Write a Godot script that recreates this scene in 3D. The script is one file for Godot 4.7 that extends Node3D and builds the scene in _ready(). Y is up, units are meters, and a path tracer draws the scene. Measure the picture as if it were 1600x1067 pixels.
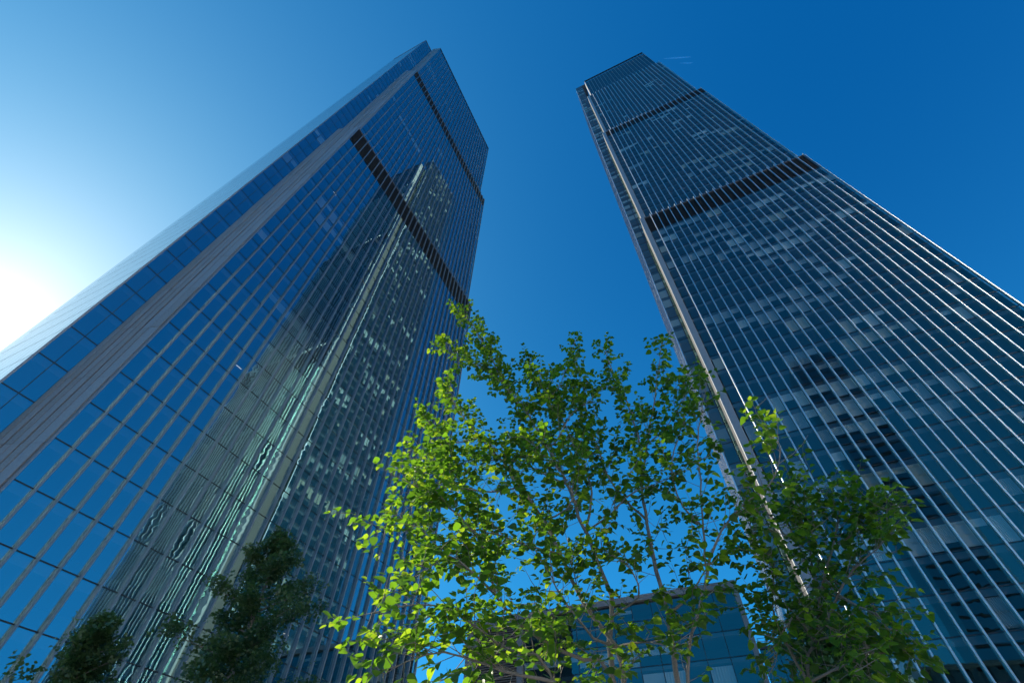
extends Node3D

# grid of the two towers: local x runs along the first tower's front, local z across to the second tower
const GRID_TURN := deg_to_rad(63.527)
const SUN_AZ := deg_to_rad(-61.2)
const SUN_EL := deg_to_rad(29.6)

var rng := RandomNumberGenerator.new()
var M := {}
var used := {}


class Buf:
	var v := PackedVector3Array()
	var n := PackedVector3Array()
	var i := PackedInt32Array()

	func quad(a: Vector3, b: Vector3, c: Vector3, d: Vector3) -> void:
		# corners clockwise as seen from the front
		var nn := (c - a).cross(b - a).normalized()
		var k := v.size()
		v.append(a); v.append(b); v.append(c); v.append(d)
		for q in 4:
			n.append(nn)
		i.append_array(PackedInt32Array([k, k + 1, k + 2, k, k + 2, k + 3]))

	func box(t: Transform3D, lo: Vector3, hi: Vector3) -> void:
		var p := []
		for q in 8:
			p.append(t * Vector3(hi.x if q & 1 else lo.x, hi.y if q & 2 else lo.y, hi.z if q & 4 else lo.z))
		quad(p[4], p[6], p[7], p[5])
		quad(p[1], p[3], p[2], p[0])
		quad(p[5], p[7], p[3], p[1])
		quad(p[0], p[2], p[6], p[4])
		quad(p[6], p[2], p[3], p[7])
		quad(p[0], p[4], p[5], p[1])

	# a box whose vertical edges are bevelled
	func blade(t: Transform3D, lo: Vector3, hi: Vector3, c: float) -> void:
		var o := [Vector2(lo.x + c, lo.z), Vector2(hi.x - c, lo.z), Vector2(hi.x, lo.z + c), Vector2(hi.x, hi.z - c), Vector2(hi.x - c, hi.z), Vector2(lo.x + c, hi.z), Vector2(lo.x, hi.z - c), Vector2(lo.x, lo.z + c)]
		for q in 8:
			var a: Vector2 = o[q]
			var b: Vector2 = o[(q + 1) % 8]
			quad(t * Vector3(b.x, lo.y, b.y), t * Vector3(b.x, hi.y, b.y), t * Vector3(a.x, hi.y, a.y), t * Vector3(a.x, lo.y, a.y))
		for y in [lo.y, hi.y]:
			var k := v.size()
			for q in 8:
				v.append(t * Vector3(o[q].x, y, o[q].y))
				n.append(t.basis * (Vector3.UP if y == hi.y else Vector3.DOWN))
			for q in range(1, 7):
				i.append_array(PackedInt32Array([k, k + q, k + q + 1] if y == hi.y else [k, k + q + 1, k + q]))

	# a glass sheet, a few millimetres out of flat as float glass is
	func sheet(t: Transform3D, w: float, h: float, r: RandomNumberGenerator, wavy: float) -> void:
		var pil := r.randfn(0.0, 0.0022) * wavy
		var tx := r.randfn(0.0, 0.0012) * wavy
		var ty := r.randfn(0.0, 0.0010) * wavy
		var am := r.randf_range(0.0003, 0.0009) * wavy
		var wl := r.randf_range(0.9, 1.7)
		var ph := r.randf() * TAU
		var bx := r.randf_range(-1.2, 1.2)
		var nx := 3
		var ny := 8
		var k := v.size()
		for b in ny + 1:
			for a in nx + 1:
				var x := float(a) / nx
				var y := float(b) / ny
				var wv := TAU * (y * h + bx * x) / wl + ph
				var z := pil * 16.0 * x * (1.0 - x) * y * (1.0 - y) + tx * (x - 0.5) * w + ty * (y - 0.5) * h + am * sin(wv)
				var gx := pil * 16.0 * (1.0 - 2.0 * x) * y * (1.0 - y) / w + tx + am * cos(wv) * TAU * bx / wl / w
				var gy := pil * 16.0 * x * (1.0 - x) * (1.0 - 2.0 * y) / h + ty + am * cos(wv) * TAU / wl
				v.append(t * Vector3(x * w, y * h, z))
				n.append((t.basis * Vector3(-gx, -gy, 1.0)).normalized())
		for b in ny:
			for a in nx:
				var q := k + b * (nx + 1) + a
				i.append_array(PackedInt32Array([q, q + nx + 1, q + nx + 2, q, q + nx + 2, q + 1]))

	func tube(pts: Array, rad: Array, sides: int) -> void:
		var k := v.size()
		var side := Vector3.RIGHT
		for q in pts.size():
			var d: Vector3 = (pts[mini(q + 1, pts.size() - 1)] - pts[maxi(q - 1, 0)]).normalized()
			side = (side - d * side.dot(d)).normalized() if absf(side.dot(d)) < 0.98 else d.cross(Vector3.FORWARD).normalized()
			var up := d.cross(side)
			for a in sides:
				var e := side * cos(TAU * a / sides) + up * sin(TAU * a / sides)
				v.append(pts[q] + e * rad[q])
				n.append(e)
		for q in pts.size() - 1:
			for a in sides:
				var b := (a + 1) % sides
				var o := k + q * sides
				i.append_array(PackedInt32Array([o + a, o + sides + b, o + b, o + a, o + sides + a, o + sides + b]))

	func add(m: Buf, t: Transform3D) -> void:
		var k := v.size()
		v.append_array(t * m.v)
		var bs := t.basis.orthonormalized()
		for q in m.n:
			n.append(bs * q)
		for q in m.i:
			i.append(q + k)

	func into(am: ArrayMesh) -> ArrayMesh:
		var a := []
		a.resize(Mesh.ARRAY_MAX)
		a[Mesh.ARRAY_VERTEX] = v
		a[Mesh.ARRAY_NORMAL] = n
		a[Mesh.ARRAY_INDEX] = i
		am.add_surface_from_arrays(Mesh.PRIMITIVE_TRIANGLES, a)
		return am

	func mesh() -> ArrayMesh:
		return into(ArrayMesh.new())


func part(called: String, shape: Variant, mat: Material, parent: Node3D, at := Transform3D.IDENTITY, kind := "") -> MeshInstance3D:
	var o := MeshInstance3D.new()
	o.name = called
	o.mesh = shape.mesh() if shape is Buf else shape
	if mat:
		o.material_override = mat
	o.transform = at
	o.cast_shadow = GeometryInstance3D.SHADOW_CASTING_SETTING_ON
	if kind:
		o.set_meta("kind", kind)
	parent.add_child(o, true)
	return o


func thing(called: String, label: String, category: String, at: Vector3, turn := 0.0, group := "") -> Node3D:
	var o := Node3D.new()
	used[called] = used.get(called, 0) + 1
	o.name = called if used[called] == 1 else "%s_%03d" % [called, used[called] - 1]
	o.position = at
	o.rotation.y = turn
	o.set_meta("label", label)
	o.set_meta("category", category)
	if group:
		o.set_meta("group", group)
	add_child(o, true)
	return o


func one_box(lo: Vector3, hi: Vector3) -> Buf:
	var b := Buf.new()
	b.box(Transform3D.IDENTITY, lo, hi)
	return b


# where grid coordinates (along, across) lie in the world
func grid(s: float, n: float) -> Vector3:
	return Basis(Vector3.UP, GRID_TURN) * Vector3(s, 0.0, n)


func std(col: Color, rough: float, metal := 0.0) -> StandardMaterial3D:
	var m := StandardMaterial3D.new()
	m.albedo_color = col
	m.roughness = rough
	m.metallic = metal
	return m


# real-world base colours are given as linear values
func lin(r: float, g: float, b: float) -> Color:
	return Color(r, g, b).linear_to_srgb()


# coated window glass: part mirror, part clear
func coated(col: Color, share: float, rough: float) -> ORMMaterial3D:
	var im := Image.create(4, 4, false, Image.FORMAT_RGB8)
	im.fill(Color(1.0, rough, 1.0))
	var m := ORMMaterial3D.new()
	m.orm_texture = ImageTexture.create_from_image(im)
	m.albedo_color = Color(col, share)
	if share < 1.0:
		m.transparency = BaseMaterial3D.TRANSPARENCY_ALPHA
	return m


func noise_tex(freq: float, lo: Color, hi: Color, sd: int) -> NoiseTexture2D:
	var fn := FastNoiseLite.new()
	fn.seed = sd
	fn.frequency = freq
	fn.fractal_octaves = 5
	var g := Gradient.new()
	g.set_color(0, lo)
	g.set_color(1, hi)
	var t := NoiseTexture2D.new()
	t.width = 512
	t.height = 512
	t.seamless = true
	t.noise = fn
	t.color_ramp = g
	return t


func mottled(lo: Color, hi: Color, freq: float, scale: float, rough: float, metal: float, sd: int) -> StandardMaterial3D:
	var m := std(Color.WHITE, rough, metal)
	m.albedo_texture = noise_tex(freq, lo, hi, sd)
	m.uv1_triplanar = true
	m.uv1_scale = Vector3.ONE * scale
	return m


func materials() -> void:
	M.glass_a = coated(lin(0.40, 0.70, 0.76), 0.62, 0.012)
	M.glass_b = coated(lin(0.20, 0.39, 0.35), 0.42, 0.012)
	M.glass_side = coated(lin(0.62, 0.80, 0.88), 0.80, 0.012)  # grazing-angle reflection of one face put into a paler tint and higher mirror share
	M.glass_low = coated(lin(0.14, 0.34, 0.33), 0.42, 0.015)
	M.mirror = coated(lin(0.90, 0.90, 0.88), 1.0, 0.52)
	M.dark_glass = coated(lin(0.30, 0.38, 0.42), 1.0, 0.05)
	M.fin = mottled(lin(0.25, 0.265, 0.28), lin(0.32, 0.335, 0.35), 0.03, 0.4, 0.40, 0.5, 3)
	M.fin_b = mottled(lin(0.72, 0.73, 0.72), lin(0.82, 0.83, 0.82), 0.03, 0.4, 0.36, 0.85, 4)
	M.clad = mottled(lin(0.29, 0.30, 0.305), lin(0.36, 0.37, 0.375), 0.02, 0.3, 0.5, 0.2, 5)
	M.clad_worn = mottled(lin(0.26, 0.26, 0.255), lin(0.36, 0.36, 0.35), 0.03, 0.25, 0.55, 0.2, 15)
	M.transom = std(lin(0.03, 0.033, 0.036), 0.5, 0.2)
	M.groove = std(lin(0.03, 0.03, 0.032), 0.8)
	M.louvre = std(lin(0.045, 0.045, 0.05), 0.55, 0.2)
	M.charcoal = mottled(lin(0.07, 0.072, 0.075), lin(0.11, 0.112, 0.115), 0.03, 0.3, 0.7, 0.0, 16)
	M.slab = std(lin(0.14, 0.15, 0.15), 0.9)
	M.core = std(lin(0.05, 0.055, 0.06), 0.9)
	M.roof = std(lin(0.16, 0.16, 0.17), 0.8)
	M.blind = [std(lin(0.66, 0.74, 0.69), 0.9), std(lin(0.40, 0.46, 0.44), 0.9), std(lin(0.56, 0.55, 0.42), 0.9)]
	M.stone = mottled(lin(0.34, 0.32, 0.29), lin(0.44, 0.42, 0.38), 0.02, 0.2, 0.85, 0.0, 6)
	M.frame = mottled(lin(0.26, 0.25, 0.25), lin(0.32, 0.31, 0.31), 0.03, 0.3, 0.7, 0.0, 7)
	M.brown = mottled(lin(0.15, 0.12, 0.10), lin(0.21, 0.17, 0.14), 0.03, 0.4, 0.6, 0.0, 8)
	M.ground = mottled(lin(0.16, 0.16, 0.155), lin(0.24, 0.235, 0.23), 0.01, 0.15, 0.9, 0.0, 9)
	M.bark = mottled(lin(0.20, 0.165, 0.14), lin(0.38, 0.33, 0.29), 0.06, 2.5, 0.85, 0.0, 10)
	var leafs := [[0.11, 0.21, 0.02, 0.48, 0.70, 0.025], [0.055, 0.125, 0.016, 0.22, 0.46, 0.016], [0.04, 0.09, 0.016, 0.12, 0.28, 0.015]]
	M.leaf = []
	for c in leafs:
		var m := std(lin(c[0], c[1], c[2]), 0.42)
		m.metallic_specular = 0.45
		m.backlight_enabled = true
		m.backlight = lin(c[3], c[4], c[5])
		M.leaf.append(m)
	var hard := std(lin(0.05, 0.088, 0.034), 0.4)
	hard.backlight_enabled = true
	hard.backlight = lin(0.10, 0.19, 0.035)
	M.leathery = hard
	var l := std(lin(0.9, 0.9, 0.85), 0.5)
	l.emission_enabled = true
	l.emission = Color(1.0, 0.96, 0.88)
	l.emission_energy_multiplier = 1.2
	M.lamp = l
	var ct := std(Color(0.92, 0.92, 1.0, 0.10), 1.0)
	ct.transparency = BaseMaterial3D.TRANSPARENCY_ALPHA
	M.trail = ct


func sky() -> PanoramaSkyMaterial:
	var w := 960
	var h := 480
	var im := Image.create(w, h, false, Image.FORMAT_RGBF)
	var sun := Vector3(sin(SUN_AZ) * cos(SUN_EL), sin(SUN_EL), -cos(SUN_AZ) * cos(SUN_EL))
	for y in h:
		var el := PI * (0.5 - (y + 0.5) / h)
		var low := pow(1.0 - maxf(sin(el), 0.0), 2.0)
		for x in w:
			var az := TAU * (x + 0.5) / w
			var dir := Vector3(sin(az) * cos(el), sin(el), -cos(az) * cos(el))
			var g := rad_to_deg(acos(clampf(dir.dot(sun), -1.0, 1.0)))
			var air := Vector3(0.0, 0.074, 0.316) + Vector3(0.045, 0.42, 0.81) * low
			air += Vector3(1.33, 0.75, 0.55) * exp(-g / 6.0) + Vector3(0.61, 0.55, 0.0) * exp(-g / 14.0) + Vector3(0.0, 0.44, 0.81) * exp(-g / 32.0)
			im.set_pixel(x, y, Color(air.x, air.y, air.z))
	var p := PanoramaSkyMaterial.new()
	p.panorama = ImageTexture.create_from_image(im)
	return p


func setting() -> void:
	var cam := Camera3D.new()
	cam.name = "camera"
	cam.transform = Transform3D(Basis(Vector3(0.999488, 0.020460, 0.024601), Vector3(-0.031997, 0.639097, 0.768461), Vector3(0.0, -0.768854, 0.639424)).orthonormalized(), Vector3(0.0, 1.6, 0.0))
	cam.fov = 73.53
	cam.near = 0.05
	cam.far = 6000.0
	add_child(cam)
	cam.make_current()
	var env := Environment.new()
	env.background_mode = Environment.BG_SKY
	env.sky = Sky.new()
	env.sky.sky_material = sky()
	env.background_energy_multiplier = 0.625
	env.tonemap_mode = Environment.TONE_MAPPER_LINEAR
	env.tonemap_exposure = 1.6
	env.sdfgi_enabled = true
	env.ssao_enabled = true
	env.ssil_enabled = true
	var we := WorldEnvironment.new()
	we.name = "world"
	we.environment = env
	add_child(we)
	var sun := DirectionalLight3D.new()
	sun.name = "sun"
	sun.light_energy = 1.6
	sun.light_angular_distance = 0.5
	sun.light_color = Color(1.0, 0.96, 0.88)
	sun.shadow_enabled = true
	var to := Vector3(sin(SUN_AZ) * cos(SUN_EL), sin(SUN_EL), -cos(SUN_AZ) * cos(SUN_EL))
	sun.basis = Basis.looking_at(-to, Vector3.UP)
	add_child(sun)
	var g := part("ground", one_box(Vector3(-700, -0.5, -700), Vector3(700, 0, 700)), M.ground, self)
	g.set_meta("kind", "structure")
const MAIN_AT := Vector3(0.86, 0.0, -3.90)
const MAIN_LIMBS := [
	[0, 0.030, [-0.00, 0.00, 0.01, -0.00, 1.27, 0.02, -0.00, 2.55, 0.04, -0.02, 2.75, 0.09, -0.22, 3.03, 0.05, -0.39, 3.47, -0.02, -0.51, 3.81, -0.08, -0.73, 4.23, -0.20, -0.96, 4.61, -0.25, -1.21, 4.91, -0.29, -1.49, 5.33, -0.30, -1.71, 5.77, -0.32]],
	[0, 0.030, [-0.01, 0.00, -0.00, -0.03, 1.29, -0.01, -0.06, 2.59, -0.02, -0.01, 2.99, -0.01, 0.01, 3.20, -0.06, -0.11, 3.78, -0.23, -0.22, 4.36, -0.35, -0.40, 4.94, -0.48, -0.66, 5.59, -0.60, -0.97, 6.21, -0.70, -1.17, 6.82, -0.79, -1.45, 7.52, -0.86, -1.75, 8.09, -0.87]],
	[0, 0.032, [0.05, 0.00, 0.01, 0.18, 1.27, 0.05, 0.36, 2.55, 0.09, 0.41, 2.99, 0.06, 0.41, 3.30, 0.00, 0.46, 3.84, -0.09, 0.51, 4.26, -0.18, 0.61, 4.80, -0.25, 0.64, 5.45, -0.34, 0.57, 6.15, -0.47, 0.55, 6.89, -0.58]],
	[1, 0.013, [0.51, 4.26, -0.18, 0.64, 4.71, -0.13, 0.82, 5.25, -0.11, 1.02, 5.88, -0.08, 1.23, 6.55, -0.09]],
	[0, 0.022, [0.05, 0.00, 0.05, 0.18, 1.25, 0.15, 0.36, 2.50, 0.30, 0.56, 2.93, 0.32, 0.69, 3.17, 0.32, 0.78, 3.58, 0.31, 0.89, 3.97, 0.31, 0.96, 4.37, 0.34, 1.16, 4.87, 0.33, 1.28, 5.18, 0.41]],
	[1, 0.012, [0.69, 3.17, 0.32, 0.80, 3.41, 0.48, 0.98, 3.56, 0.69, 1.13, 3.62, 0.84, 1.21, 3.70, 0.95, 1.29, 3.87, 1.01, 1.26, 4.11, 0.99]],
	[0, 0.024, [-0.01, 0.00, 0.03, -0.04, 1.26, 0.09, -0.09, 2.52, 0.18, -0.31, 2.62, 0.24, -0.57, 2.70, 0.31, -0.73, 2.76, 0.40, -0.92, 2.94, 0.45, -0.98, 3.18, 0.40, -1.12, 3.42, 0.41, -1.35, 3.65, 0.38, -1.65, 3.82, 0.39, -1.87, 3.89, 0.44]],
	[0, 0.020, [-0.08, 0.00, 0.08, -0.27, 1.21, 0.26, -0.53, 2.42, 0.52, -0.80, 2.55, 0.60, -1.00, 2.63, 0.70, -1.20, 2.71, 0.82, -1.44, 2.71, 0.85, -1.64, 2.64, 0.90]],
	[1, 0.012, [-0.53, 2.42, 0.52, -0.87, 2.43, 0.70, -1.18, 2.49, 0.77, -1.38, 2.43, 0.84, -1.51, 2.35, 0.87]],
	[1, 0.011, [-0.73, 4.23, -0.20, -1.06, 4.02, 0.01, -1.41, 3.99, 0.14, -1.69, 3.69, 0.29, -1.84, 3.45, 0.33]],
	[1, 0.013, [-0.11, 3.78, -0.23, 0.02, 4.25, -0.31, -0.08, 4.91, -0.43, -0.24, 5.70, -0.66, -0.47, 6.42, -0.78, -0.60, 6.67, -0.79]],
	[1, 0.013, [0.46, 3.84, -0.09, 0.27, 4.36, -0.35, 0.17, 5.05, -0.48, 0.14, 5.76, -0.59, 0.14, 6.56, -0.69, 0.06, 6.96, -0.71]],
	[1, 0.010, [0.78, 3.58, 0.31, 0.68, 3.89, 0.21, 0.72, 4.29, 0.23, 0.99, 4.85, 0.24, 1.11, 5.50, 0.19]],
	[1, 0.011, [-0.92, 2.94, 0.45, -1.07, 3.00, 0.61, -1.25, 3.14, 0.62, -1.34, 3.04, 0.69, -1.45, 2.92, 0.75]],
	[1, 0.012, [0.41, 2.99, 0.06, 0.62, 3.13, 0.08, 0.84, 3.37, 0.06, 0.98, 3.47, 0.12]],
	[1, 0.012, [-0.02, 2.75, 0.09, -0.21, 2.74, 0.26, -0.38, 2.91, 0.33, -0.51, 3.14, 0.32, -0.65, 3.39, 0.31]],
	[1, 0.010, [-0.39, 3.47, -0.02, -0.70, 3.48, 0.10, -1.02, 3.53, 0.20, -1.32, 3.35, 0.33, -1.51, 3.28, 0.36]],
	[1, 0.010, [-1.21, 4.91, -0.29, -1.39, 4.74, -0.17, -1.59, 4.71, -0.13, -1.78, 4.98, -0.09]],
	[1, 0.010, [-0.22, 4.36, -0.35, -0.47, 4.52, -0.38, -0.82, 4.61, -0.30, -1.23, 4.51, -0.18, -1.54, 4.40, -0.04, -1.86, 4.37, 0.03]],
	[1, 0.009, [-0.97, 6.21, -0.70, -1.33, 6.65, -0.78, -1.67, 6.72, -0.73, -1.85, 6.97, -0.70]],
	[1, 0.010, [-0.40, 4.94, -0.48, -0.30, 4.94, -0.36, -0.13, 5.31, -0.34, 0.17, 5.59, -0.28, 0.38, 5.76, -0.22]],
	[1, 0.010, [-0.11, 3.78, -0.23, 0.13, 3.85, 0.03, 0.27, 3.96, 0.17, 0.59, 4.04, 0.28, 0.70, 4.08, 0.33]],
	[1, 0.010, [-0.51, 3.81, -0.08, -0.34, 3.83, 0.03, -0.23, 3.96, 0.15, -0.39, 4.24, 0.13, -0.63, 4.56, 0.11]],
	[1, 0.010, [-0.01, 2.99, -0.01, 0.17, 3.05, 0.24, 0.09, 3.25, 0.32, -0.09, 3.36, 0.28]],
	[1, 0.010, [-0.02, 2.75, 0.09, 0.13, 2.72, 0.33, 0.25, 2.65, 0.48, 0.41, 2.73, 0.53]],
	[1, 0.009, [-0.66, 5.59, -0.60, -0.51, 5.53, -0.49, -0.25, 5.85, -0.46, -0.10, 6.21, -0.43]],
	[1, 0.009, [0.61, 4.80, -0.25, 0.95, 5.06, -0.22, 1.29, 5.53, -0.17, 1.43, 5.68, -0.09]],
]
const RIGHT_AT := Vector3(2.15, 0.0, -4.15)
const RIGHT_LIMBS := [
	[0, 0.026, [0.02, 0.00, 0.02, 0.05, 1.31, 0.07, 0.11, 2.62, 0.14, 0.24, 2.87, 0.22, 0.38, 3.17, 0.31, 0.50, 3.55, 0.27, 0.62, 3.94, 0.23, 0.64, 4.24, 0.12]],
	[1, 0.014, [0.24, 2.87, 0.22, 0.43, 3.11, 0.46, 0.61, 3.30, 0.60, 0.74, 3.35, 0.70, 0.75, 3.38, 0.84]],
	[1, 0.013, [0.38, 3.17, 0.31, 0.57, 3.47, 0.44, 0.79, 3.80, 0.48, 0.76, 4.03, 0.46]],
	[1, 0.013, [0.11, 2.62, 0.14, 0.01, 2.87, 0.20, 0.02, 3.15, 0.21, 0.14, 3.43, 0.28, 0.08, 3.67, 0.24]],
	[1, 0.013, [0.11, 2.62, 0.14, 0.23, 2.65, 0.45, 0.38, 2.70, 0.55, 0.47, 2.68, 0.61]],
	[1, 0.012, [0.43, 3.11, 0.46, 0.45, 2.97, 0.60, 0.45, 2.88, 0.72, 0.46, 2.78, 0.73]],
	[1, 0.011, [0.50, 3.55, 0.27, 0.40, 3.70, 0.20, 0.35, 3.96, 0.17, 0.23, 4.07, 0.10]],
	[1, 0.011, [0.24, 2.87, 0.22, 0.08, 3.00, 0.35, -0.14, 2.78, 0.35, -0.20, 2.67, 0.32]],
	[1, 0.011, [0.57, 3.47, 0.44, 0.83, 3.61, 0.51, 0.98, 3.71, 0.64, 1.05, 3.74, 0.70]],
	[1, 0.011, [0.24, 2.87, 0.22, 0.25, 2.80, 0.58, 0.28, 2.68, 0.73, 0.08, 2.54, 0.71]],
]
const TRAILS := [
	[Vector3(642, 2400, -318), Vector3(760, 2400, -309), 2.2, "longer thin white vapour trail high in the blue sky"],
	[Vector3(717, 2400, -334), Vector3(774, 2400, -331), 1.6, "shorter faint vapour trail just below the longer one"],
]


func _ready() -> void:
	rng.seed = 7
	materials()
	setting()
	tower_a()
	tower_b()
	podium()
	behind()
	var t := broadleaf("tree", "slender multi-stemmed tree with bright yellow-green sunlit leaves between the towers", MAIN_AT, MAIN_LIMBS, 0.069, 300, 11, 2.0)
	t = broadleaf("tree", "shaded dark green broad-leaved tree in front of the stepped tower with pale fins", RIGHT_AT, RIGHT_LIMBS, 0.066, 300, 12, 0.7)
	dense_tree("tree", "dense dark tree with a pointed crown before the wavy reflections", Vector3(-7.1, 0, -14.4), 9.3, 3.2, 2.0, 21, 4200)
	dense_tree("tree", "low round dark tree beside the blue glass panes", Vector3(-10.9, 0, -14.3), 6.6, 1.8, 1.6, 22, 2100)
	dense_tree("tree", "small-leaved dark tree behind the shaded broad-leaved tree", Vector3(4.6, 0, -7.2), 4.5, 1.0, 1.6, 23, 1300)
	trails()


# ---------------------------------------------------------------- facades

# fr: x along the face, y up, z out of it, origin at its left foot
# c: width, bays, levels, glass, fin [wide, deep], fin_mat, single [from, to) floors whose panes are parts, blinds share
func facade(root: Node3D, fr: Transform3D, c: Dictionary, rest: Dictionary) -> void:
	var nb: int = c.bays
	var bay: float = c.width / nb
	var lev: Array = c.levels
	var fw: float = c.fin[0]
	var fd: float = c.fin[1]
	var wavy: float = c.get("wavy", 1.0)
	var y0: float = lev[0]
	var y1: float = lev[lev.size() - 1]
	var pw := bay - fw
	var kinds := {}
	var fin := Buf.new()
	fin.blade(Transform3D.IDENTITY, Vector3(-fw / 2, y0, -0.06), Vector3(fw / 2, c.get("fin_top", y1 + 0.25), fd), minf(0.025, minf(fw, fd + 0.06) * 0.25))
	var fm := fin.mesh()
	for j in range(c.get("first", 0), nb + 1):
		part("fin" if fd > 0.1 else "mullion", fm, c.fin_mat, root, fr * Transform3D(Basis.IDENTITY, Vector3(j * bay, 0, 0)))
	var bar := one_box(Vector3(0, -0.05, -0.05), Vector3(c.width, 0.05, c.get("proud", 0.035))).mesh()
	for k in lev.size():
		part("transom", bar, M.transom, root, fr * Transform3D(Basis.IDENTITY, Vector3(0, lev[k], 0)))
	for k in lev.size() - 1:
		var h: float = lev[k + 1] - lev[k] - 0.08
		var run := 0.0
		var tone := 0
		for j in nb:
			var at := fr * Transform3D(Basis.IDENTITY, Vector3(j * bay + fw / 2, lev[k] + 0.04, 0))
			if k >= c.single[0] and k < c.single[1]:
				var key := roundi(h * 1000.0)
				if not kinds.has(key):
					kinds[key] = []
					for q in 14:
						var sh := Buf.new()
						sh.sheet(Transform3D.IDENTITY, pw, h, rng, wavy)
						kinds[key].append(sh.mesh())
				part("pane", kinds[key][rng.randi() % 14], c.glass, root, at)
			else:
				rest.pane.sheet(at, pw, h, rng, wavy)
			# roller blinds go by rooms of a few bays
			if run <= 0.0:
				run = rng.randi_range(1, 6)
				tone = -1 if rng.randf() > c.blinds else [0, 0, 1, 1, 2][rng.randi() % 5]
			run -= 1.0
			if tone >= 0 and rng.randf() < 0.86:
				var drop: float = (h - 0.9) * ([1.0, 0.95, 0.7, 0.45, 0.3][rng.randi() % 5])
				var lo := Vector3(0.03, h - 0.82 - drop, -0.22)
				var hi := Vector3(pw - 0.03, h - 0.82, -0.205)
				if k >= c.single[0] and k < c.single[1] and rest.blinds < 300:
					rest.blinds += 1
					part("blind", pleats(lo, hi) if tone != 2 and rng.randf() < 0.6 else one_box(lo, hi), M.blind[tone], root, at)
				else:
					rest.blind[tone].box(at, lo, hi)


# a curtain hanging in folds
func pleats(lo: Vector3, hi: Vector3) -> Buf:
	var p := Buf.new()
	var n := 16
	for q in n:
		var x0 := lerpf(lo.x, hi.x, float(q) / n)
		var x1 := lerpf(lo.x, hi.x, float(q + 1) / n)
		var z0 := lo.z - (0.07 if q % 2 else 0.0)
		var z1 := lo.z - (0.0 if q % 2 else 0.07)
		p.quad(Vector3(x0, lo.y, z0), Vector3(x0, hi.y, z0), Vector3(x1, hi.y, z1), Vector3(x1, lo.y, z1))
	return p


func rest_of() -> Dictionary:
	return {"pane": Buf.new(), "blind": [Buf.new(), Buf.new(), Buf.new()], "blinds": 0}


func finish(root: Node3D, rest: Dictionary, glass: Material) -> void:
	part("upper_panes", rest.pane, glass, root, Transform3D.IDENTITY, "stuff")
	var am := ArrayMesh.new()
	var mats := []
	for q in 3:
		if rest.blind[q].v.size():
			rest.blind[q].into(am)
			mats.append(M.blind[q])
	if am.get_surface_count():
		var o := part("upper_blinds", am, null, root, Transform3D.IDENTITY, "stuff")
		for q in mats.size():
			o.mesh.surface_set_material(q, mats[q])


# a dark louvred plant floor across a face
func plant_band(root: Node3D, fr: Transform3D, width: float, bays: int, fin: Array, fin_mat: Material, y0: float, y1: float, first := 0) -> void:
	part("plant_recess", one_box(Vector3(0.02, y0, -0.5), Vector3(width - 0.02, y1 - 0.3, -0.34)), M.groove, root, fr)
	var slat := one_box(Vector3(0.02, 0, -0.3), Vector3(width - 0.02, 0.07, -0.02)).mesh()
	var n := int((y1 - y0 - 0.4) / 0.42)
	for q in n:
		part("louvre_slat", slat, M.louvre, root, fr * Transform3D(Basis(Vector3.RIGHT, 0.5), Vector3(0, y0 + 0.2 + q * 0.42, -0.05)))
	part("ledge", one_box(Vector3(-0.1, y1 - 0.3, -2.0), Vector3(width + 0.1, y1, 0.06)), M.roof, root, fr)
	var b := Buf.new()
	b.blade(Transform3D.IDENTITY, Vector3(-fin[0] / 2, y0 + 0.26, -0.06), Vector3(fin[0] / 2, y1 + 0.5, fin[1]), 0.025)
	var m := b.mesh()
	for j in range(first, bays + 1):
		part("fin", m, fin_mat, root, fr * Transform3D(Basis.IDENTITY, Vector3(j * width / bays, 0, 0)))


func levels(first: float, step: float, a: int, b: int, last := -1.0) -> Array:
	var out := []
	for k in range(a, b + 1):
		out.append(first + step * k)
	if last > 0.0:
		out.append(last)
	return out


# frames on the faces of a tower whose root stands at grid (s, n)
func face_front(s: float, n: float, o: Vector2) -> Transform3D:      # looks across, +n
	return Transform3D(Basis(Vector3.RIGHT, Vector3.UP, Vector3.BACK), Vector3(s - o.x, 0, n - o.y))


func face_near(s: float, n: float, o: Vector2) -> Transform3D:       # looks back along, -s
	return Transform3D(Basis(Vector3.BACK, Vector3.UP, Vector3.LEFT), Vector3(s - o.x, 0, n - o.y))


func face_left(s: float, n: float, o: Vector2) -> Transform3D:       # looks -n; x runs towards -s
	return Transform3D(Basis(Vector3.LEFT, Vector3.UP, Vector3.FORWARD), Vector3(s - o.x, 0, n - o.y))


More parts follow.
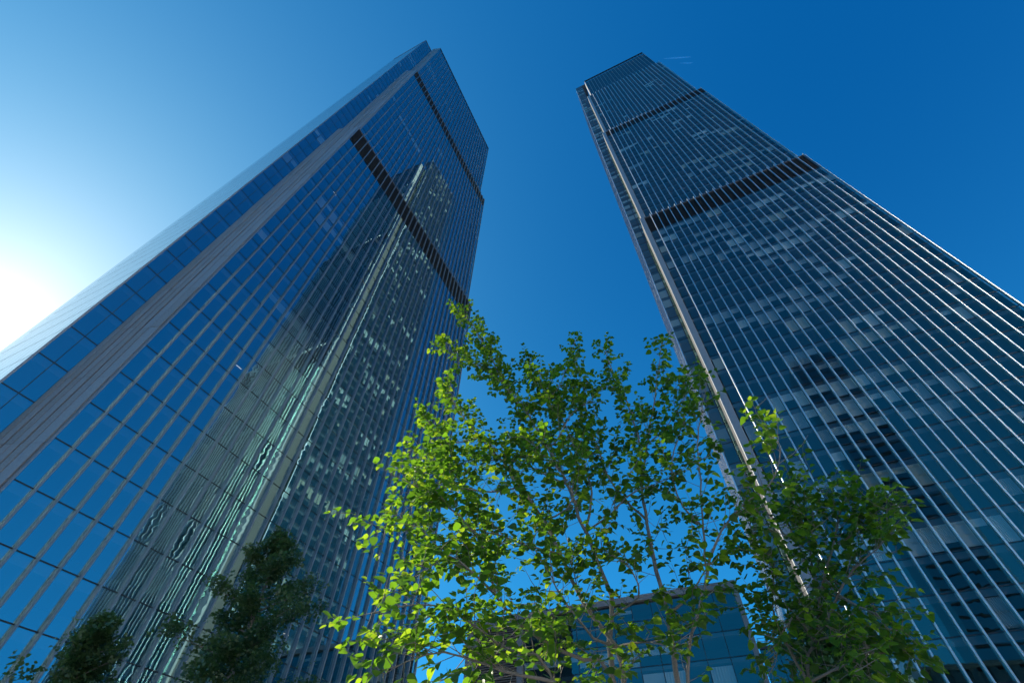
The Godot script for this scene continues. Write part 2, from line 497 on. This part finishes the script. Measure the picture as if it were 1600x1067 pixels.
func tower_a() -> void:
	var o := Vector2(40, -65)
	var root := thing("glass_tower", "blue glass tower with grey ribbed corner and wavy reflections in its panes", "tower", grid(o.x, o.y), GRID_TURN)
	var rest := rest_of()
	var f0 := 1.07
	var fh := 4.23
	var fin := [0.18, 0.42]
	var tiers := [
		{"n": -50.9, "s0": 11.8, "s1": 71.2, "k0": 0, "k1": 27, "top": 123.74, "bays": 33, "rib": 9.8},
		{"n": -51.7, "s0": 12.3, "s1": 69.8, "k0": 29, "k1": 47, "top": 207.1, "bays": 32, "rib": 10.4},
		{"n": -52.5, "s0": 12.95, "s1": 66.6, "k0": 48, "k1": 64, "top": 274.6, "bays": 30, "rib": 11.6}]
	for ti in 3:
		var t: Dictionary = tiers[ti]
		var fr := face_front(t.s0, t.n, o)
		var w: float = t.s1 - t.s0
		var lv := levels(f0, fh, t.k0, t.k1, 274.3 if ti == 2 else -1.0)
		if ti == 1:
			lv[0] = 123.9
		if ti == 2:
			lv[0] = 207.25
		facade(root, fr, {"width": w, "bays": t.bays, "levels": lv, "glass": M.glass_a, "fin": fin, "fin_mat": M.fin, "single": [2, 11] if ti == 0 else [0, 0], "blinds": 0.06, "wavy": 0.42}, rest)
		var base: float = lv[0]
		if ti < 2:
			plant_band(root, fr, w, t.bays, fin, M.fin, f0 + fh * t.k1, t.top)
		else:
			part("parapet", one_box(Vector3(-0.1, 274.3, -0.6), Vector3(w + 0.1, 274.9, 0.2)), M.groove, root, fr)
		# ribbed return at the corner
		var a := Vector2(t.s0 - 0.1, t.n) - o
		var b := Vector2(t.rib, -56.0) - o
		var dirv := (a - b).normalized()
		var ln := (a - b).length()
		var rf := Transform3D(Basis(Vector3(dirv.x, 0, dirv.y), Vector3.UP, Vector3(dirv.x, 0, dirv.y).cross(Vector3.UP)), Vector3(b.x, 0, b.y))
		part("corner_wall", one_box(Vector3(0, base, -0.5), Vector3(ln - 0.05, t.top, -0.12)), M.groove, root, rf)
		var cuts := [0.0, 0.15, 0.30, 0.45, 0.60, 0.77, 1.0]
		var run := int(ceil((t.top + 0.3 - base) / (2.0 * fh)))
		var tall: float = (t.top + 0.3 - base) / run
		for q in 6:
			var rib := Buf.new()
			rib.blade(Transform3D.IDENTITY, Vector3(ln * cuts[q] + 0.08, 0, -0.1), Vector3(ln * cuts[q + 1] - 0.08, tall - 0.05, 0.05 + 0.05 * (q % 2)), 0.03)
			var rm := rib.mesh()
			for e in run:
				part("cladding_panel", rm, M.clad if rng.randf() < 0.7 else M.clad_worn, root, rf * Transform3D(Basis(Vector3.UP, rng.randfn(0, 0.004)), Vector3(0, base + e * tall, rng.randfn(0, 0.006))))
		# closed sides and back, and the roof of the tier
		part("side_wall", one_box(Vector3(t.s1 - o.x - 0.2, base, -79 - o.y), Vector3(t.s1 - o.x - 0.05, t.top, t.n - o.y - 0.3)), M.dark_glass, root)
		part("rear_wall", one_box(Vector3(6.9 - o.x, base, -79.2 - o.y), Vector3(t.s1 - o.x, t.top, -79.0 - o.y)), M.dark_glass, root)
		part("tier_roof", one_box(Vector3(t.s0 - o.x + 0.1, t.top - 0.75, -79 - o.y), Vector3(t.s1 - o.x - 0.25, t.top - 0.35, t.n - o.y - 0.55)), M.roof, root)
		part("core", one_box(Vector3(22 - o.x, base, -73 - o.y), Vector3(60 - o.x, t.top - 0.8, -58.5 - o.y)), M.core, root)
		for k in range(1, lv.size() - 1):
			var sl := one_box(Vector3(t.s0 - o.x + 0.3, lv[k] - 0.8, -78 - o.y), Vector3(t.s1 - o.x - 0.4, lv[k] - 0.06, t.n - o.y - 0.28))
			part("floor_slab", sl, M.slab, root)
	# the recessed corner behind the ribs, and the long side that meets it
	var up := levels(f0, fh, 0, 63, 268.4)
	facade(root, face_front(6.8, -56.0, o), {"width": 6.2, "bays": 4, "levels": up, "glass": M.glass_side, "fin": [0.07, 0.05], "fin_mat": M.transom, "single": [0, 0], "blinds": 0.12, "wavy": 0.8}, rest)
	finish(root, rest, M.glass_a)
	rest = rest_of()
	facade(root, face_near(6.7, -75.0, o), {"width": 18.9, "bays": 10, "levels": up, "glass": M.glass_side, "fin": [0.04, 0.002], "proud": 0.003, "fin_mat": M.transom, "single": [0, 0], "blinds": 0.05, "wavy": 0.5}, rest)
	part("corner_post", one_box(Vector3(6.62 - o.x, 1.0, -56.12 - o.y), Vector3(6.82 - o.x, 268.8, -55.9 - o.y)), M.fin, root)
	for k in range(1, up.size() - 1):
		part("corner_slab", one_box(Vector3(7.0 - o.x, up[k] - 0.8, -74.9 - o.y), Vector3(11.2 - o.x, up[k] - 0.06, -56.3 - o.y)), M.slab, root)
	part("corner_core", one_box(Vector3(10.5 - o.x, 1.0, -74.8 - o.y), Vector3(12.2 - o.x, 268.0, -57.5 - o.y)), M.core, root)
	part("corner_roof", one_box(Vector3(6.6 - o.x, 268.42, -75.2 - o.y), Vector3(12.9 - o.x, 268.75, -55.9 - o.y)), M.roof, root)
	part("corner_back", one_box(Vector3(6.8 - o.x, 1.0, -79.0 - o.y), Vector3(7.0 - o.x, 268.0, -75.1 - o.y)), M.dark_glass, root)
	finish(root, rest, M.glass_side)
	# office lamps seen through the glass
	for q in 16:
		var k := rng.randi_range(3, 46)
		var y := f0 + fh * (k + 1) - 0.86
		if k >= 27 and k < 30:
			continue
		var s := rng.randf_range(13.5, 68.0) if q % 3 else rng.randf_range(13.5, 30.0)
		var dz := rng.randf() * 1.2
		part("ceiling_light", one_box(Vector3(s - o.x, y, -52.9 - o.y - dz), Vector3(s + 0.9 - o.x, y + 0.04, -52.85 - o.y - dz)), M.lamp, root)
	part("plinth", one_box(Vector3(11.5 - o.x, 0, -79 - o.y), Vector3(71.0 - o.x, 1.0, -50.8 - o.y)), M.stone, root)


func tower_b() -> void:
	var o := Vector2(90, 30)
	var root := thing("glass_tower", "teal glass tower with pale vertical fins and blinds in many windows", "tower", grid(o.x, o.y), GRID_TURN)
	var rest := rest_of()
	var f0 := -0.81
	var fh := 4.14
	var fin := [0.21, 0.42]
	var tiers := [
		{"s": 70.0, "n0": 8.7, "n1": 53.0, "k0": 1, "k1": 30, "top": 133.0, "bays": 24},
		{"s": 70.8, "n0": 9.3, "n1": 52.1, "k0": 33, "k1": 53, "top": 225.4, "bays": 23},
		{"s": 71.6, "n0": 10.2, "n1": 50.9, "k0": 55, "k1": 73, "top": 341.0, "bays": 22}]
	for ti in 3:
		var t: Dictionary = tiers[ti]
		var fr := face_near(t.s, t.n0, o)
		var w: float = t.n1 - t.n0
		var lv := levels(f0, fh, t.k0, t.k1)
		if ti == 1:
			lv[0] = 133.15
		if ti == 2:
			lv[0] = 225.55
		facade(root, fr, {"width": w, "bays": t.bays, "levels": lv, "glass": M.glass_b, "fin": fin, "first": 1, "fin_mat": M.fin_b, "single": [3, 15] if ti == 0 else [0, 0], "blinds": [0.42, 0.16, 0.07][ti], "wavy": 0.5}, rest)
		var base: float = lv[0]
		var top: float = t.top
		if ti < 2:
			plant_band(root, fr, w, t.bays, fin, M.fin_b, lv[lv.size() - 1], top, 1)
		else:
			# the crown: a finless glass screen, a little narrower
			var cl := levels(f0, fh, 74, 82, 340.4)
			cl[0] = lv[lv.size() - 1] + 0.1
			facade(root, face_near(71.75, 11.2, o), {"width": 38.2, "bays": 20, "levels": cl, "glass": M.glass_b, "fin": [0.10, 0.12], "fin_mat": M.clad, "single": [0, 0], "blinds": 0.0, "wavy": 0.5}, rest)
			part("crown_edge", one_box(Vector3(71.5 - o.x, 340.4, 11.1 - o.y), Vector3(72.3 - o.x, 341.4, 49.5 - o.y)), M.groove, root)
			part("crown_return", one_box(Vector3(71.85 - o.x, cl[0], 11.0 - o.y), Vector3(74.9 - o.x, 340.3, 11.15 - o.y)), M.clad, root)
			part("crown_side", one_box(Vector3(71.85 - o.x, cl[0], 49.3 - o.y), Vector3(110 - o.x, 340.3, 49.45 - o.y)), M.dark_glass, root)
			part("crown_core", one_box(Vector3(72.5 - o.x, cl[0], 11.6 - o.y), Vector3(105 - o.x, 340.2, 49.0 - o.y)), M.core, root)
			top = lv[lv.size() - 1]
		# grey corner pilaster whose return faces the sun
		var pil := Buf.new()
		pil.blade(Transform3D.IDENTITY, Vector3(t.s - 0.06 - o.x, base, t.n0 - 1.45 - o.y), Vector3(t.s + 0.5 - o.x, top + 0.3, t.n0 - 0.12 - o.y), 0.04)
		part("corner_pilaster", pil, M.clad, root)
		part("corner_return", one_box(Vector3(t.s + 0.52 - o.x, base, t.n0 - 1.40 - o.y), Vector3(75.2 - o.x, top + 0.2, t.n0 - 1.15 - o.y)), M.charcoal, root)
		part("side_wall", one_box(Vector3(t.s - o.x + 0.3, base, t.n1 - o.y - 0.2), Vector3(111 - o.x, top, t.n1 - o.y - 0.05)), M.dark_glass, root)
		part("rear_wall", one_box(Vector3(111.0 - o.x, base, 4.6 - o.y), Vector3(111.2 - o.x, top, t.n1 - o.y)), M.dark_glass, root)
		part("tier_roof", one_box(Vector3(t.s - o.x + 0.55, top - 0.75, t.n0 - o.y + 0.1), Vector3(110.9 - o.x, top - 0.35, t.n1 - o.y - 0.25)), M.roof, root)
		part("core", one_box(Vector3(77.5 - o.x, base, 17 - o.y), Vector3(104 - o.x, top - 0.8, 45 - o.y)), M.core, root)
		for k in range(1, lv.size()):
			part("floor_slab", one_box(Vector3(t.s - o.x + 0.26, lv[k] - 0.8, t.n0 - o.y - 0.2), Vector3(110.5 - o.x, lv[k] - 0.06, t.n1 - o.y - 0.3)), M.slab, root)
	var up := levels(f0, fh, 1, 83, 348.4)
	facade(root, face_near(75.0, 4.6, o), {"width": 4.2, "bays": 2, "levels": up, "glass": M.glass_b, "fin": [0.16, 0.06], "fin_mat": M.transom, "single": [0, 0], "blinds": 0.6, "wavy": 0.8}, rest)
	facade(root, face_left(106.0, 4.5, o), {"width": 30.9, "bays": 16, "levels": up, "glass": M.glass_b, "fin": [0.08, 0.004], "proud": 0.005, "fin_mat": M.transom, "single": [0, 0], "blinds": 0.26, "wavy": 0.6}, rest)
	part("corner_post", one_box(Vector3(74.9 - o.x, 3.3, 4.4 - o.y), Vector3(75.12 - o.x, 348.8, 4.62 - o.y)), M.fin_b, root)
	for k in range(1, up.size() - 1):
		part("corner_slab", one_box(Vector3(75.3 - o.x, up[k] - 0.8, 4.8 - o.y), Vector3(106 - o.x, up[k] - 0.06, 8.3 - o.y)), M.slab, root)
	part("corner_core", one_box(Vector3(77.0 - o.x, 3.3, 7.6 - o.y), Vector3(106 - o.x, 347.0, 8.28 - o.y)), M.core, root)
	part("corner_roof", one_box(Vector3(75.0 - o.x, 348.42, 4.5 - o.y), Vector3(106.2 - o.x, 348.8, 11.4 - o.y)), M.roof, root)
	part("corner_back", one_box(Vector3(106.1 - o.x, 3.3, 4.6 - o.y), Vector3(111 - o.x, 348.0, 4.8 - o.y)), M.dark_glass, root)
	finish(root, rest, M.glass_b)
	part("plinth", one_box(Vector3(69.6 - o.x, 0, 4.3 - o.y), Vector3(111.3 - o.x, 3.2, 53.3 - o.y)), M.stone, root)


func podium() -> void:
	var o := Vector2(90, -20)
	var root := thing("low_building", "low teal glass block framed in grey stone between the two towers", "building", grid(o.x, o.y), GRID_TURN)
	var rest := rest_of()
	var fr := face_near(80.0, -35.9, o)
	var lv := [3.0, 8.0, 13.0, 18.2, 23.0, 26.2, 29.0, 31.6]
	facade(root, fr, {"width": 34.7, "bays": 11, "levels": lv, "glass": M.glass_low, "fin": [0.09, 0.06], "fin_mat": M.transom, "single": [0, 7], "blinds": 0.25, "wavy": 2.0}, rest)
	part("frame_top", one_box(Vector3(-0.9, 31.6, -1.0), Vector3(35.4, 32.5, 0.7)), M.frame, root, fr)
	part("frame_side", one_box(Vector3(34.7, 0, -1.0), Vector3(35.4, 31.59, 0.7)), M.frame, root, fr)
	part("frame_side", one_box(Vector3(-0.9, 0, -1.0), Vector3(0, 31.59, 0.7)), M.frame, root, fr)
	part("side_wall", one_box(Vector3(34.72, 0, -24.0), Vector3(35.3, 32.2, -1.02)), M.frame, root, fr)
	part("roof", one_box(Vector3(0, 32.0, -24.0), Vector3(34.7, 32.4, -1.02)), M.roof, root, fr)
	part("rear_wall", one_box(Vector3(0.0, 0, -24.3), Vector3(35.2, 32.0, -24.02)), M.frame, root, fr)
	part("core", one_box(Vector3(0.5, 0, -20.0), Vector3(34, 31.5, -6.0)), M.core, root, fr)
	for k in range(1, 7):
		part("floor_slab", one_box(Vector3(0.1, lv[k] - 0.5, -23.0), Vector3(34.6, lv[k] - 0.06, -0.3)), M.slab, root, fr)
	# lower wing towards the tower, with a railing
	var wing := thing("low_building", "dark glass link with a thin railing beside the stepped tower", "building", grid(88.0, 2.0), GRID_TURN)
	var wf := Transform3D(Basis(Vector3.BACK, Vector3.UP, Vector3.LEFT), Vector3(-3.0, 0, -2.3))
	var wr := rest_of()
	facade(wing, wf, {"width": 4.6, "bays": 2, "levels": [0.5, 7.0, 13.0, 19.0, 24.8], "glass": M.glass_low, "fin": [0.09, 0.06], "fin_mat": M.transom, "single": [0, 0], "blinds": 0.0, "wavy": 2.0}, wr)
	finish(wing, wr, M.glass_low)
	part("wall", one_box(Vector3(0, 0, -8.0), Vector3(4.6, 24.9, -2.0)), M.core, wing, wf)
	part("roof", one_box(Vector3(-0.05, 24.85, -8.0), Vector3(4.65, 25.2, 0.15)), M.roof, wing, wf)
	part("handrail", one_box(Vector3(0, 26.2, 0), Vector3(4.6, 26.26, 0.06)), M.frame, wing, wf)
	for q in 5:
		part("rail_post", one_box(Vector3(0.05 + q * 1.1, 25.2, 0), Vector3(0.1 + q * 1.1, 26.2, 0.06)), M.frame, wing, wf)
	# louvred box on its other end
	var side := thing("louvred_block", "brown slatted plant block with a grey cap beside the low glass block", "building", grid(90.0, -42.0), GRID_TURN)
	var sf := Transform3D(Basis(Vector3.BACK, Vector3.UP, Vector3.LEFT), Vector3(-9.0, 0, -5.0))
	part("wall", one_box(Vector3(0.2, 0, -12), Vector3(9.9, 31.9, -0.5)), M.groove, side, sf)
	part("cap", one_box(Vector3(-0.2, 31.2, -12), Vector3(9.95, 33.0, 0.5)), M.frame, side, sf)
	part("end_pier", one_box(Vector3(-0.2, 0, -12), Vector3(1.8, 31.19, 0.5)), M.frame, side, sf)
	part("base_band", one_box(Vector3(1.8, 0, -0.5), Vector3(9.9, 22.0, 0.3)), M.dark_glass, side, sf)
	var slat := one_box(Vector3(1.82, 0, -0.45), Vector3(9.9, 0.2, 0.2)).mesh()
	for q in 26:
		part("louvre_slat", slat, M.brown, side, sf * Transform3D(Basis.IDENTITY, Vector3(0, 22.3 + q * 0.34, 0)))


# buildings behind the camera that the glass mirrors and that throw sunlight back
func behind() -> void:
	# mirror tower: its facade sends the sun on to the lower right of the finned tower
	var rel := SUN_AZ - (PI / 2 - GRID_TURN)
	var travel := -Vector2(cos(rel), sin(rel))
	var out := Vector2(0.60, -0.80).normalized()
	var nm := (out - travel).normalized()
	var edge := Vector2(-20.0, 27.0 + 0.8 / 0.6 * 90.0)
	# x of the facade frame so that x cross y gives its normal
	var n3 := Vector3(nm.x, 0, nm.y)
	var x3 := Vector3.UP.cross(n3)
	var w := 42.0
	var t := Vector2(-nm.y, nm.x) if -nm.y > 0.0 else Vector2(nm.y, -nm.x)
	edge -= t * 20.0
	var start := edge if Vector2(x3.x, x3.z).dot(t) > 0 else edge + t * w
	var root := thing("office_tower", "tall satin metal-clad tower facing the finned tower across the plaza", "tower", grid(start.x, start.y), GRID_TURN)
	var fr := Transform3D(Basis(x3, Vector3.UP, n3), Vector3.ZERO)
	var rest := rest_of()
	facade(root, fr, {"width": w, "bays": 14, "levels": levels(2.0, 4.4, 0, 60), "glass": M.mirror, "fin": [0.3, 0.12], "fin_mat": M.fin_b, "single": [0, 0], "blinds": 0.0, "wavy": 0.8}, rest)
	finish(root, rest, M.mirror)
	part("body", one_box(Vector3(0.05, 0, -28), Vector3(w - 0.05, 266.0, -0.12)), M.core, root, fr)
	# a dark slab block and a stone block
	var d := thing("office_tower", "dark slab tower across the plaza with a corner strip painted pale as if sunlit", "tower", grid(-80, 72), GRID_TURN)
	part("body", one_box(Vector3(-9, 0, -11), Vector3(9, 186, 11)), M.dark_glass, d)
	part("corner", one_box(Vector3(9.02, 0, 9.6), Vector3(9.8, 187, 11.2)), M.fin_b, d)  # pale strip stands in for a sunlit edge, its brightness put into the colour
	for k in 44:
		part("floor_band", one_box(Vector3(9.02, 4.0 + k * 4.1, -11), Vector3(9.25, 4.7 + k * 4.1, 9.5)), M.louvre, d)
	var e := thing("stone_building", "pale stone office block with rows of windows across the plaza", "building", grid(-30, 52), GRID_TURN)
	part("wall", one_box(Vector3(-13, 0, -22), Vector3(12.6, 36, 22)), M.stone, e)
	var pier := one_box(Vector3(12.62, 0, -0.7), Vector3(13.2, 36.5, 0.7)).mesh()
	for q in 12:
		part("pier", pier, M.stone, e, Transform3D(Basis.IDENTITY, Vector3(0, 0, -21.2 + q * 3.85)))
	var win := one_box(Vector3(12.63, -1.3, -1.05), Vector3(12.7, 1.3, 1.05)).mesh()
	for q in 11:
		for k in 8:
			part("window", win, M.glass_low, e, Transform3D(Basis.IDENTITY, Vector3(0, 3.4 + k * 4.1, -19.3 + q * 3.85)))
	part("cornice", one_box(Vector3(-13.2, 36.5, -22.2), Vector3(13.5, 37.4, 22.2)), M.stone, e)


# ---------------------------------------------------------------- trees

# a broad leaf with a folded midrib and a drooping tip; length 1, from the stalk along +x, face up +y
func leaf_shape(fold: float, droop: float) -> Buf:
	var prof := [[0.0, 0.10], [0.10, 0.34], [0.32, 0.47], [0.58, 0.41], [0.82, 0.22], [1.0, 0.0]]
	var b := Buf.new()
	var rows := []
	for p in prof:
		var x: float = p[0]
		var hw: float = p[1]
		var y := -droop * x * x
		rows.append([Vector3(x, y, 0), Vector3(x - 0.06 * hw, y + fold * hw, hw), Vector3(x - 0.06 * hw, y + fold * hw, -hw)])
	for q in rows.size() - 1:
		var r: Array = rows[q]
		var t: Array = rows[q + 1]
		b.quad(r[0], t[0], t[1], r[1])
		b.quad(r[2], t[2], t[0], r[0])
	# a stalk
	b.quad(Vector3(-0.3, 0.02, -0.012), Vector3(0.0, 0.0, -0.012), Vector3(0.0, 0.0, 0.012), Vector3(-0.3, 0.02, 0.012))
	# smooth normals, facing up
	var acc := {}
	for q in b.v.size():
		var key := b.v[q].snapped(Vector3.ONE * 0.001)
		var nn := b.n[q] if b.n[q].y > 0.0 else -b.n[q]
		acc[key] = acc.get(key, Vector3.ZERO) + nn
	for q in b.v.size():
		b.n[q] = (acc[b.v[q].snapped(Vector3.ONE * 0.001)] as Vector3).normalized()
	return b


func broadleaf(called: String, label: String, at: Vector3, limbs: Array, size: float, singles: int, sd: int, thin: float) -> Node3D:
	rng.seed = sd
	var root := thing(called, label, "tree", at)
	var leaves := []           # [transform, tone, distance to the viewer's side]
	var twigs := Buf.new()
	for lb in limbs:
		var pts := []
		var raw: Array = lb[2]
		for q in raw.size() / 3:
			pts.append(Vector3(raw[q * 3], raw[q * 3 + 1], raw[q * 3 + 2]))
		# round the polyline off, and let it wander a little
		var c := Curve3D.new()
		for q in pts.size():
			var tan: Vector3 = (pts[mini(q + 1, pts.size() - 1)] - pts[maxi(q - 1, 0)]) / 6.0
			c.add_point(pts[q], -tan, tan)
		var total := c.get_baked_length()
		var steps := maxi(8, int(total / 0.12))
		var path := []
		var rad := []
		for q in steps + 1:
			var f := float(q) / steps
			var p := c.sample_baked(total * f)
			path.append(p + Vector3(rng.randfn(0, 0.006), 0, rng.randfn(0, 0.006)) * (1.0 if q > 0 else 0.0))
			rad.append(lb[1] * lerpf(1.0, 0.16, pow(f, 0.8)) * rng.randf_range(0.93, 1.07))
		var wood := Buf.new()
		wood.tube(path, rad, 8)
		part("stem" if lb[0] == 0 else "branch", wood, M.bark, root)
		var start: float = 0.46 if lb[0] == 0 else 0.18
		var d := total * start
		while d < total:
			var f := d / total
			var here := c.sample_baked(minf(d, total))
			d += rng.randf_range(0.016, 0.046) * (lerpf(1.0, thin, smoothstep(-0.5, 0.7, here.x)))
			var p := c.sample_baked(minf(d, total))
			var tang := (c.sample_baked(minf(d + 0.05, total)) - c.sample_baked(maxf(d - 0.05, 0.0))).normalized()
			if p.y < 2.2:
				continue
			twig(p, tang, rng.randf_range(0.16, 0.52) * (1.1 - 0.45 * f), 0, f, size, leaves, twigs)
		twig(path[steps], (path[steps] - path[steps - 2]).normalized(), 0.16, 0, 1.0, size, leaves, twigs)
	part("twigs", twigs, M.bark, root)
	var eye := Vector3(0, 1.6, 0) - at
	leaves.sort_custom(func(a, b): return a[0].origin.distance_squared_to(eye) < b[0].origin.distance_squared_to(eye))
	var shapes := []
	var meshes := []
	for q in 6:
		var s := leaf_shape([0.05, 0.3, 0.55, 0.2, 0.75, 0.4][q], [0.1, 0.3, 0.15, 0.5, 0.25, -0.15][q])
		shapes.append(s)
		meshes.append(s.mesh())
	var bulk := [Buf.new(), Buf.new(), Buf.new()]
	for q in leaves.size():
		var lf: Array = leaves[q]
		var tone: int = lf[1]
		var k := rng.randi() % 6
		if q < singles:
			part("leaf", meshes[k], M.leaf[tone], root, lf[0])
		else:
			bulk[tone].add(shapes[k], lf[0])
	var am := ArrayMesh.new()
	var mats := []
	for q in 3:
		if bulk[q].v.size():
			bulk[q].into(am)
			mats.append(M.leaf[q])
	var o := part("foliage", am, null, root, Transform3D.IDENTITY, "stuff")
	for q in mats.size():
		o.mesh.surface_set_material(q, mats[q])
	print(called, " leaves ", leaves.size())
	return root


func twig(p: Vector3, along: Vector3, ln: float, depth: int, f: float, size: float, leaves: Array, wood: Buf) -> void:
	var d := (along * 0.55 + Vector3(rng.randfn(0, 0.6), rng.randfn(0.12, 0.45), rng.randfn(0, 0.6))).normalized()
	var n := maxi(3, int(ln / 0.031))
	var pts := [p]
	var rad := [0.0032]
	var q := p
	var bare := rng.randf() < 0.05
	for k in n:
		d = (d + Vector3(rng.randfn(0, 0.10), 0.02, rng.randfn(0, 0.10))).normalized()
		q += d * ln / n
		pts.append(q)
		rad.append(lerpf(0.0030, 0.0010, float(k + 1) / n))
		if bare or k < n * 0.22:
			continue
		var side := d.cross(Vector3.UP).normalized() * (1.0 if k % 2 else -1.0)
		var ax := (side * 0.85 + d * 0.55 + Vector3(rng.randfn(0, 0.25), rng.randfn(-0.22, 0.22), rng.randfn(0, 0.25))).normalized()
		var upv := (Vector3.UP + Vector3(rng.randfn(-0.25, 0.38), 0, rng.randfn(0.05, 0.38))).normalized()
		put_leaf(q, ax, upv, size * rng.randf_range(0.55, 1.35) * lerpf(1.1, 0.65, float(k) / n), [0, 0, 1, 1, 1, 1, 2, 2, 2, 2][rng.randi() % 10], leaves)
		if depth == 0 and k > 1 and rng.randf() < 0.13:
			twig(q, (d + side * 0.7).normalized(), ln * 0.5, 1, f, size, leaves, wood)
	if not bare:
		put_leaf(q, (d + Vector3(0, -0.2, 0)).normalized(), Vector3(rng.randfn(0, 0.3), 1, rng.randfn(0, 0.3)).normalized(), size * 0.6, rng.randi() % 3, leaves)
	wood.tube(pts, rad, 4)


func put_leaf(p: Vector3, ax: Vector3, upv: Vector3, s: float, tone: int, leaves: Array) -> void:
	var y := (upv - ax * upv.dot(ax)).normalized()
	var z := ax.cross(y)
	leaves.append([Transform3D(Basis(ax * s, y * s, z * s), p + ax * s * 0.3), tone])


# a tree too far off to tell its leaves apart: trunk, limbs and a crown of sprigs along them
func dense_tree(called: String, label: String, at: Vector3, height: float, radius: float, foot: float, sd: int, count: int) -> void:
	rng.seed = sd
	var root := thing(called, label, "tree", at)
	var tr := Buf.new()
	var tp := []
	var trd := []
	for q in 11:
		var f := q / 10.0
		tp.append(Vector3(sin(f * 4.0) * 0.12, height * 0.93 * f, cos(f * 3.0) * 0.1))
		trd.append(lerpf(height * 0.014, 0.012, f))
	tr.tube(tp, trd, 9)
	part("trunk", tr, M.bark, root)
	var sprig := Buf.new()
	var lf := leaf_shape(0.15, 0.12)
	for q in 9:
		var a := q * 2.4
		var ax := Vector3(cos(a), rng.randf_range(-0.4, 0.5), sin(a)).normalized()
		var y := (Vector3.UP + Vector3(rng.randfn(0, 0.4), 0, rng.randfn(0, 0.4))).normalized()
		y = (y - ax * y.dot(ax)).normalized()
		var s := rng.randf_range(0.055, 0.09)
		sprig.add(lf, Transform3D(Basis(ax * s, y * s, ax.cross(y) * s), Vector3(rng.randfn(0, 0.05), rng.randfn(0, 0.05), rng.randfn(0, 0.05)) + ax * 0.04))
	var spots := []
	var limbs := 46
	for q in limbs:
		var f := (q + rng.randf()) / limbs
		var y0 := lerpf(foot, height * 0.93, f)
		var reach := radius * pow(1.0 - pow(f, 1.6), 0.8) * rng.randf_range(0.35, 1.25) + 0.12
		var a := q * 2.399 + rng.randf()
		var dirv := Vector3(cos(a), rng.randf_range(0.25, 0.8), sin(a)).normalized()
		var p0 := Vector3(sin(y0 / height * 4.3) * 0.12, y0 - reach * 0.3, 0)
		var pts := []
		var rad := []
		for k in 6:
			var g := k / 5.0
			pts.append(p0 + dirv * reach * g + Vector3(0, -0.1 * g * g * reach, 0))
			rad.append(lerpf(0.022, 0.004, g))
		var b := Buf.new()
		b.tube(pts, rad, 5)
		part("limb", b, M.bark, root)
		for k in int(count / limbs):
			var g := pow(rng.randf(), 0.6)
			var c: Vector3 = p0 + dirv * reach * g
			spots.append(c + Vector3(rng.randfn(0, 1), rng.randfn(0, 0.8), rng.randfn(0, 1)) * (0.10 + 0.16 * g * reach / radius))
	var mm := MultiMesh.new()
	mm.transform_format = MultiMesh.TRANSFORM_3D
	mm.mesh = sprig.mesh()
	mm.instance_count = spots.size()
	for q in spots.size():
		mm.set_instance_transform(q, Transform3D(Basis.from_euler(Vector3(rng.randfn(0, 0.5), rng.randf() * TAU, rng.randfn(0, 0.5))) * rng.randf_range(0.75, 1.25), spots[q]))
	var o := MultiMeshInstance3D.new()
	o.name = "crown"
	o.multimesh = mm
	o.material_override = M.leathery
	o.set_meta("kind", "stuff")
	root.add_child(o, true)


# two short vapour trails high up
func trails() -> void:
	for q in TRAILS:
		var a: Vector3 = q[0]
		var b: Vector3 = q[1]
		var o := thing("vapour_trail", q[3], "vapour trail", (a + b) / 2.0)
		var pts := []
		var rad := []
		for k in 13:
			var f := k / 12.0
			pts.append(a.lerp(b, f) - (a + b) / 2.0 + Vector3(0, rng.randfn(0, 0.4), rng.randfn(0, 0.4)))
			rad.append(q[2] * pow(sin(PI * clampf(f, 0.02, 0.98)), 0.4))
		var t := Buf.new()
		t.tube(pts, rad, 7)
		part("streak", t, M.trail, o)
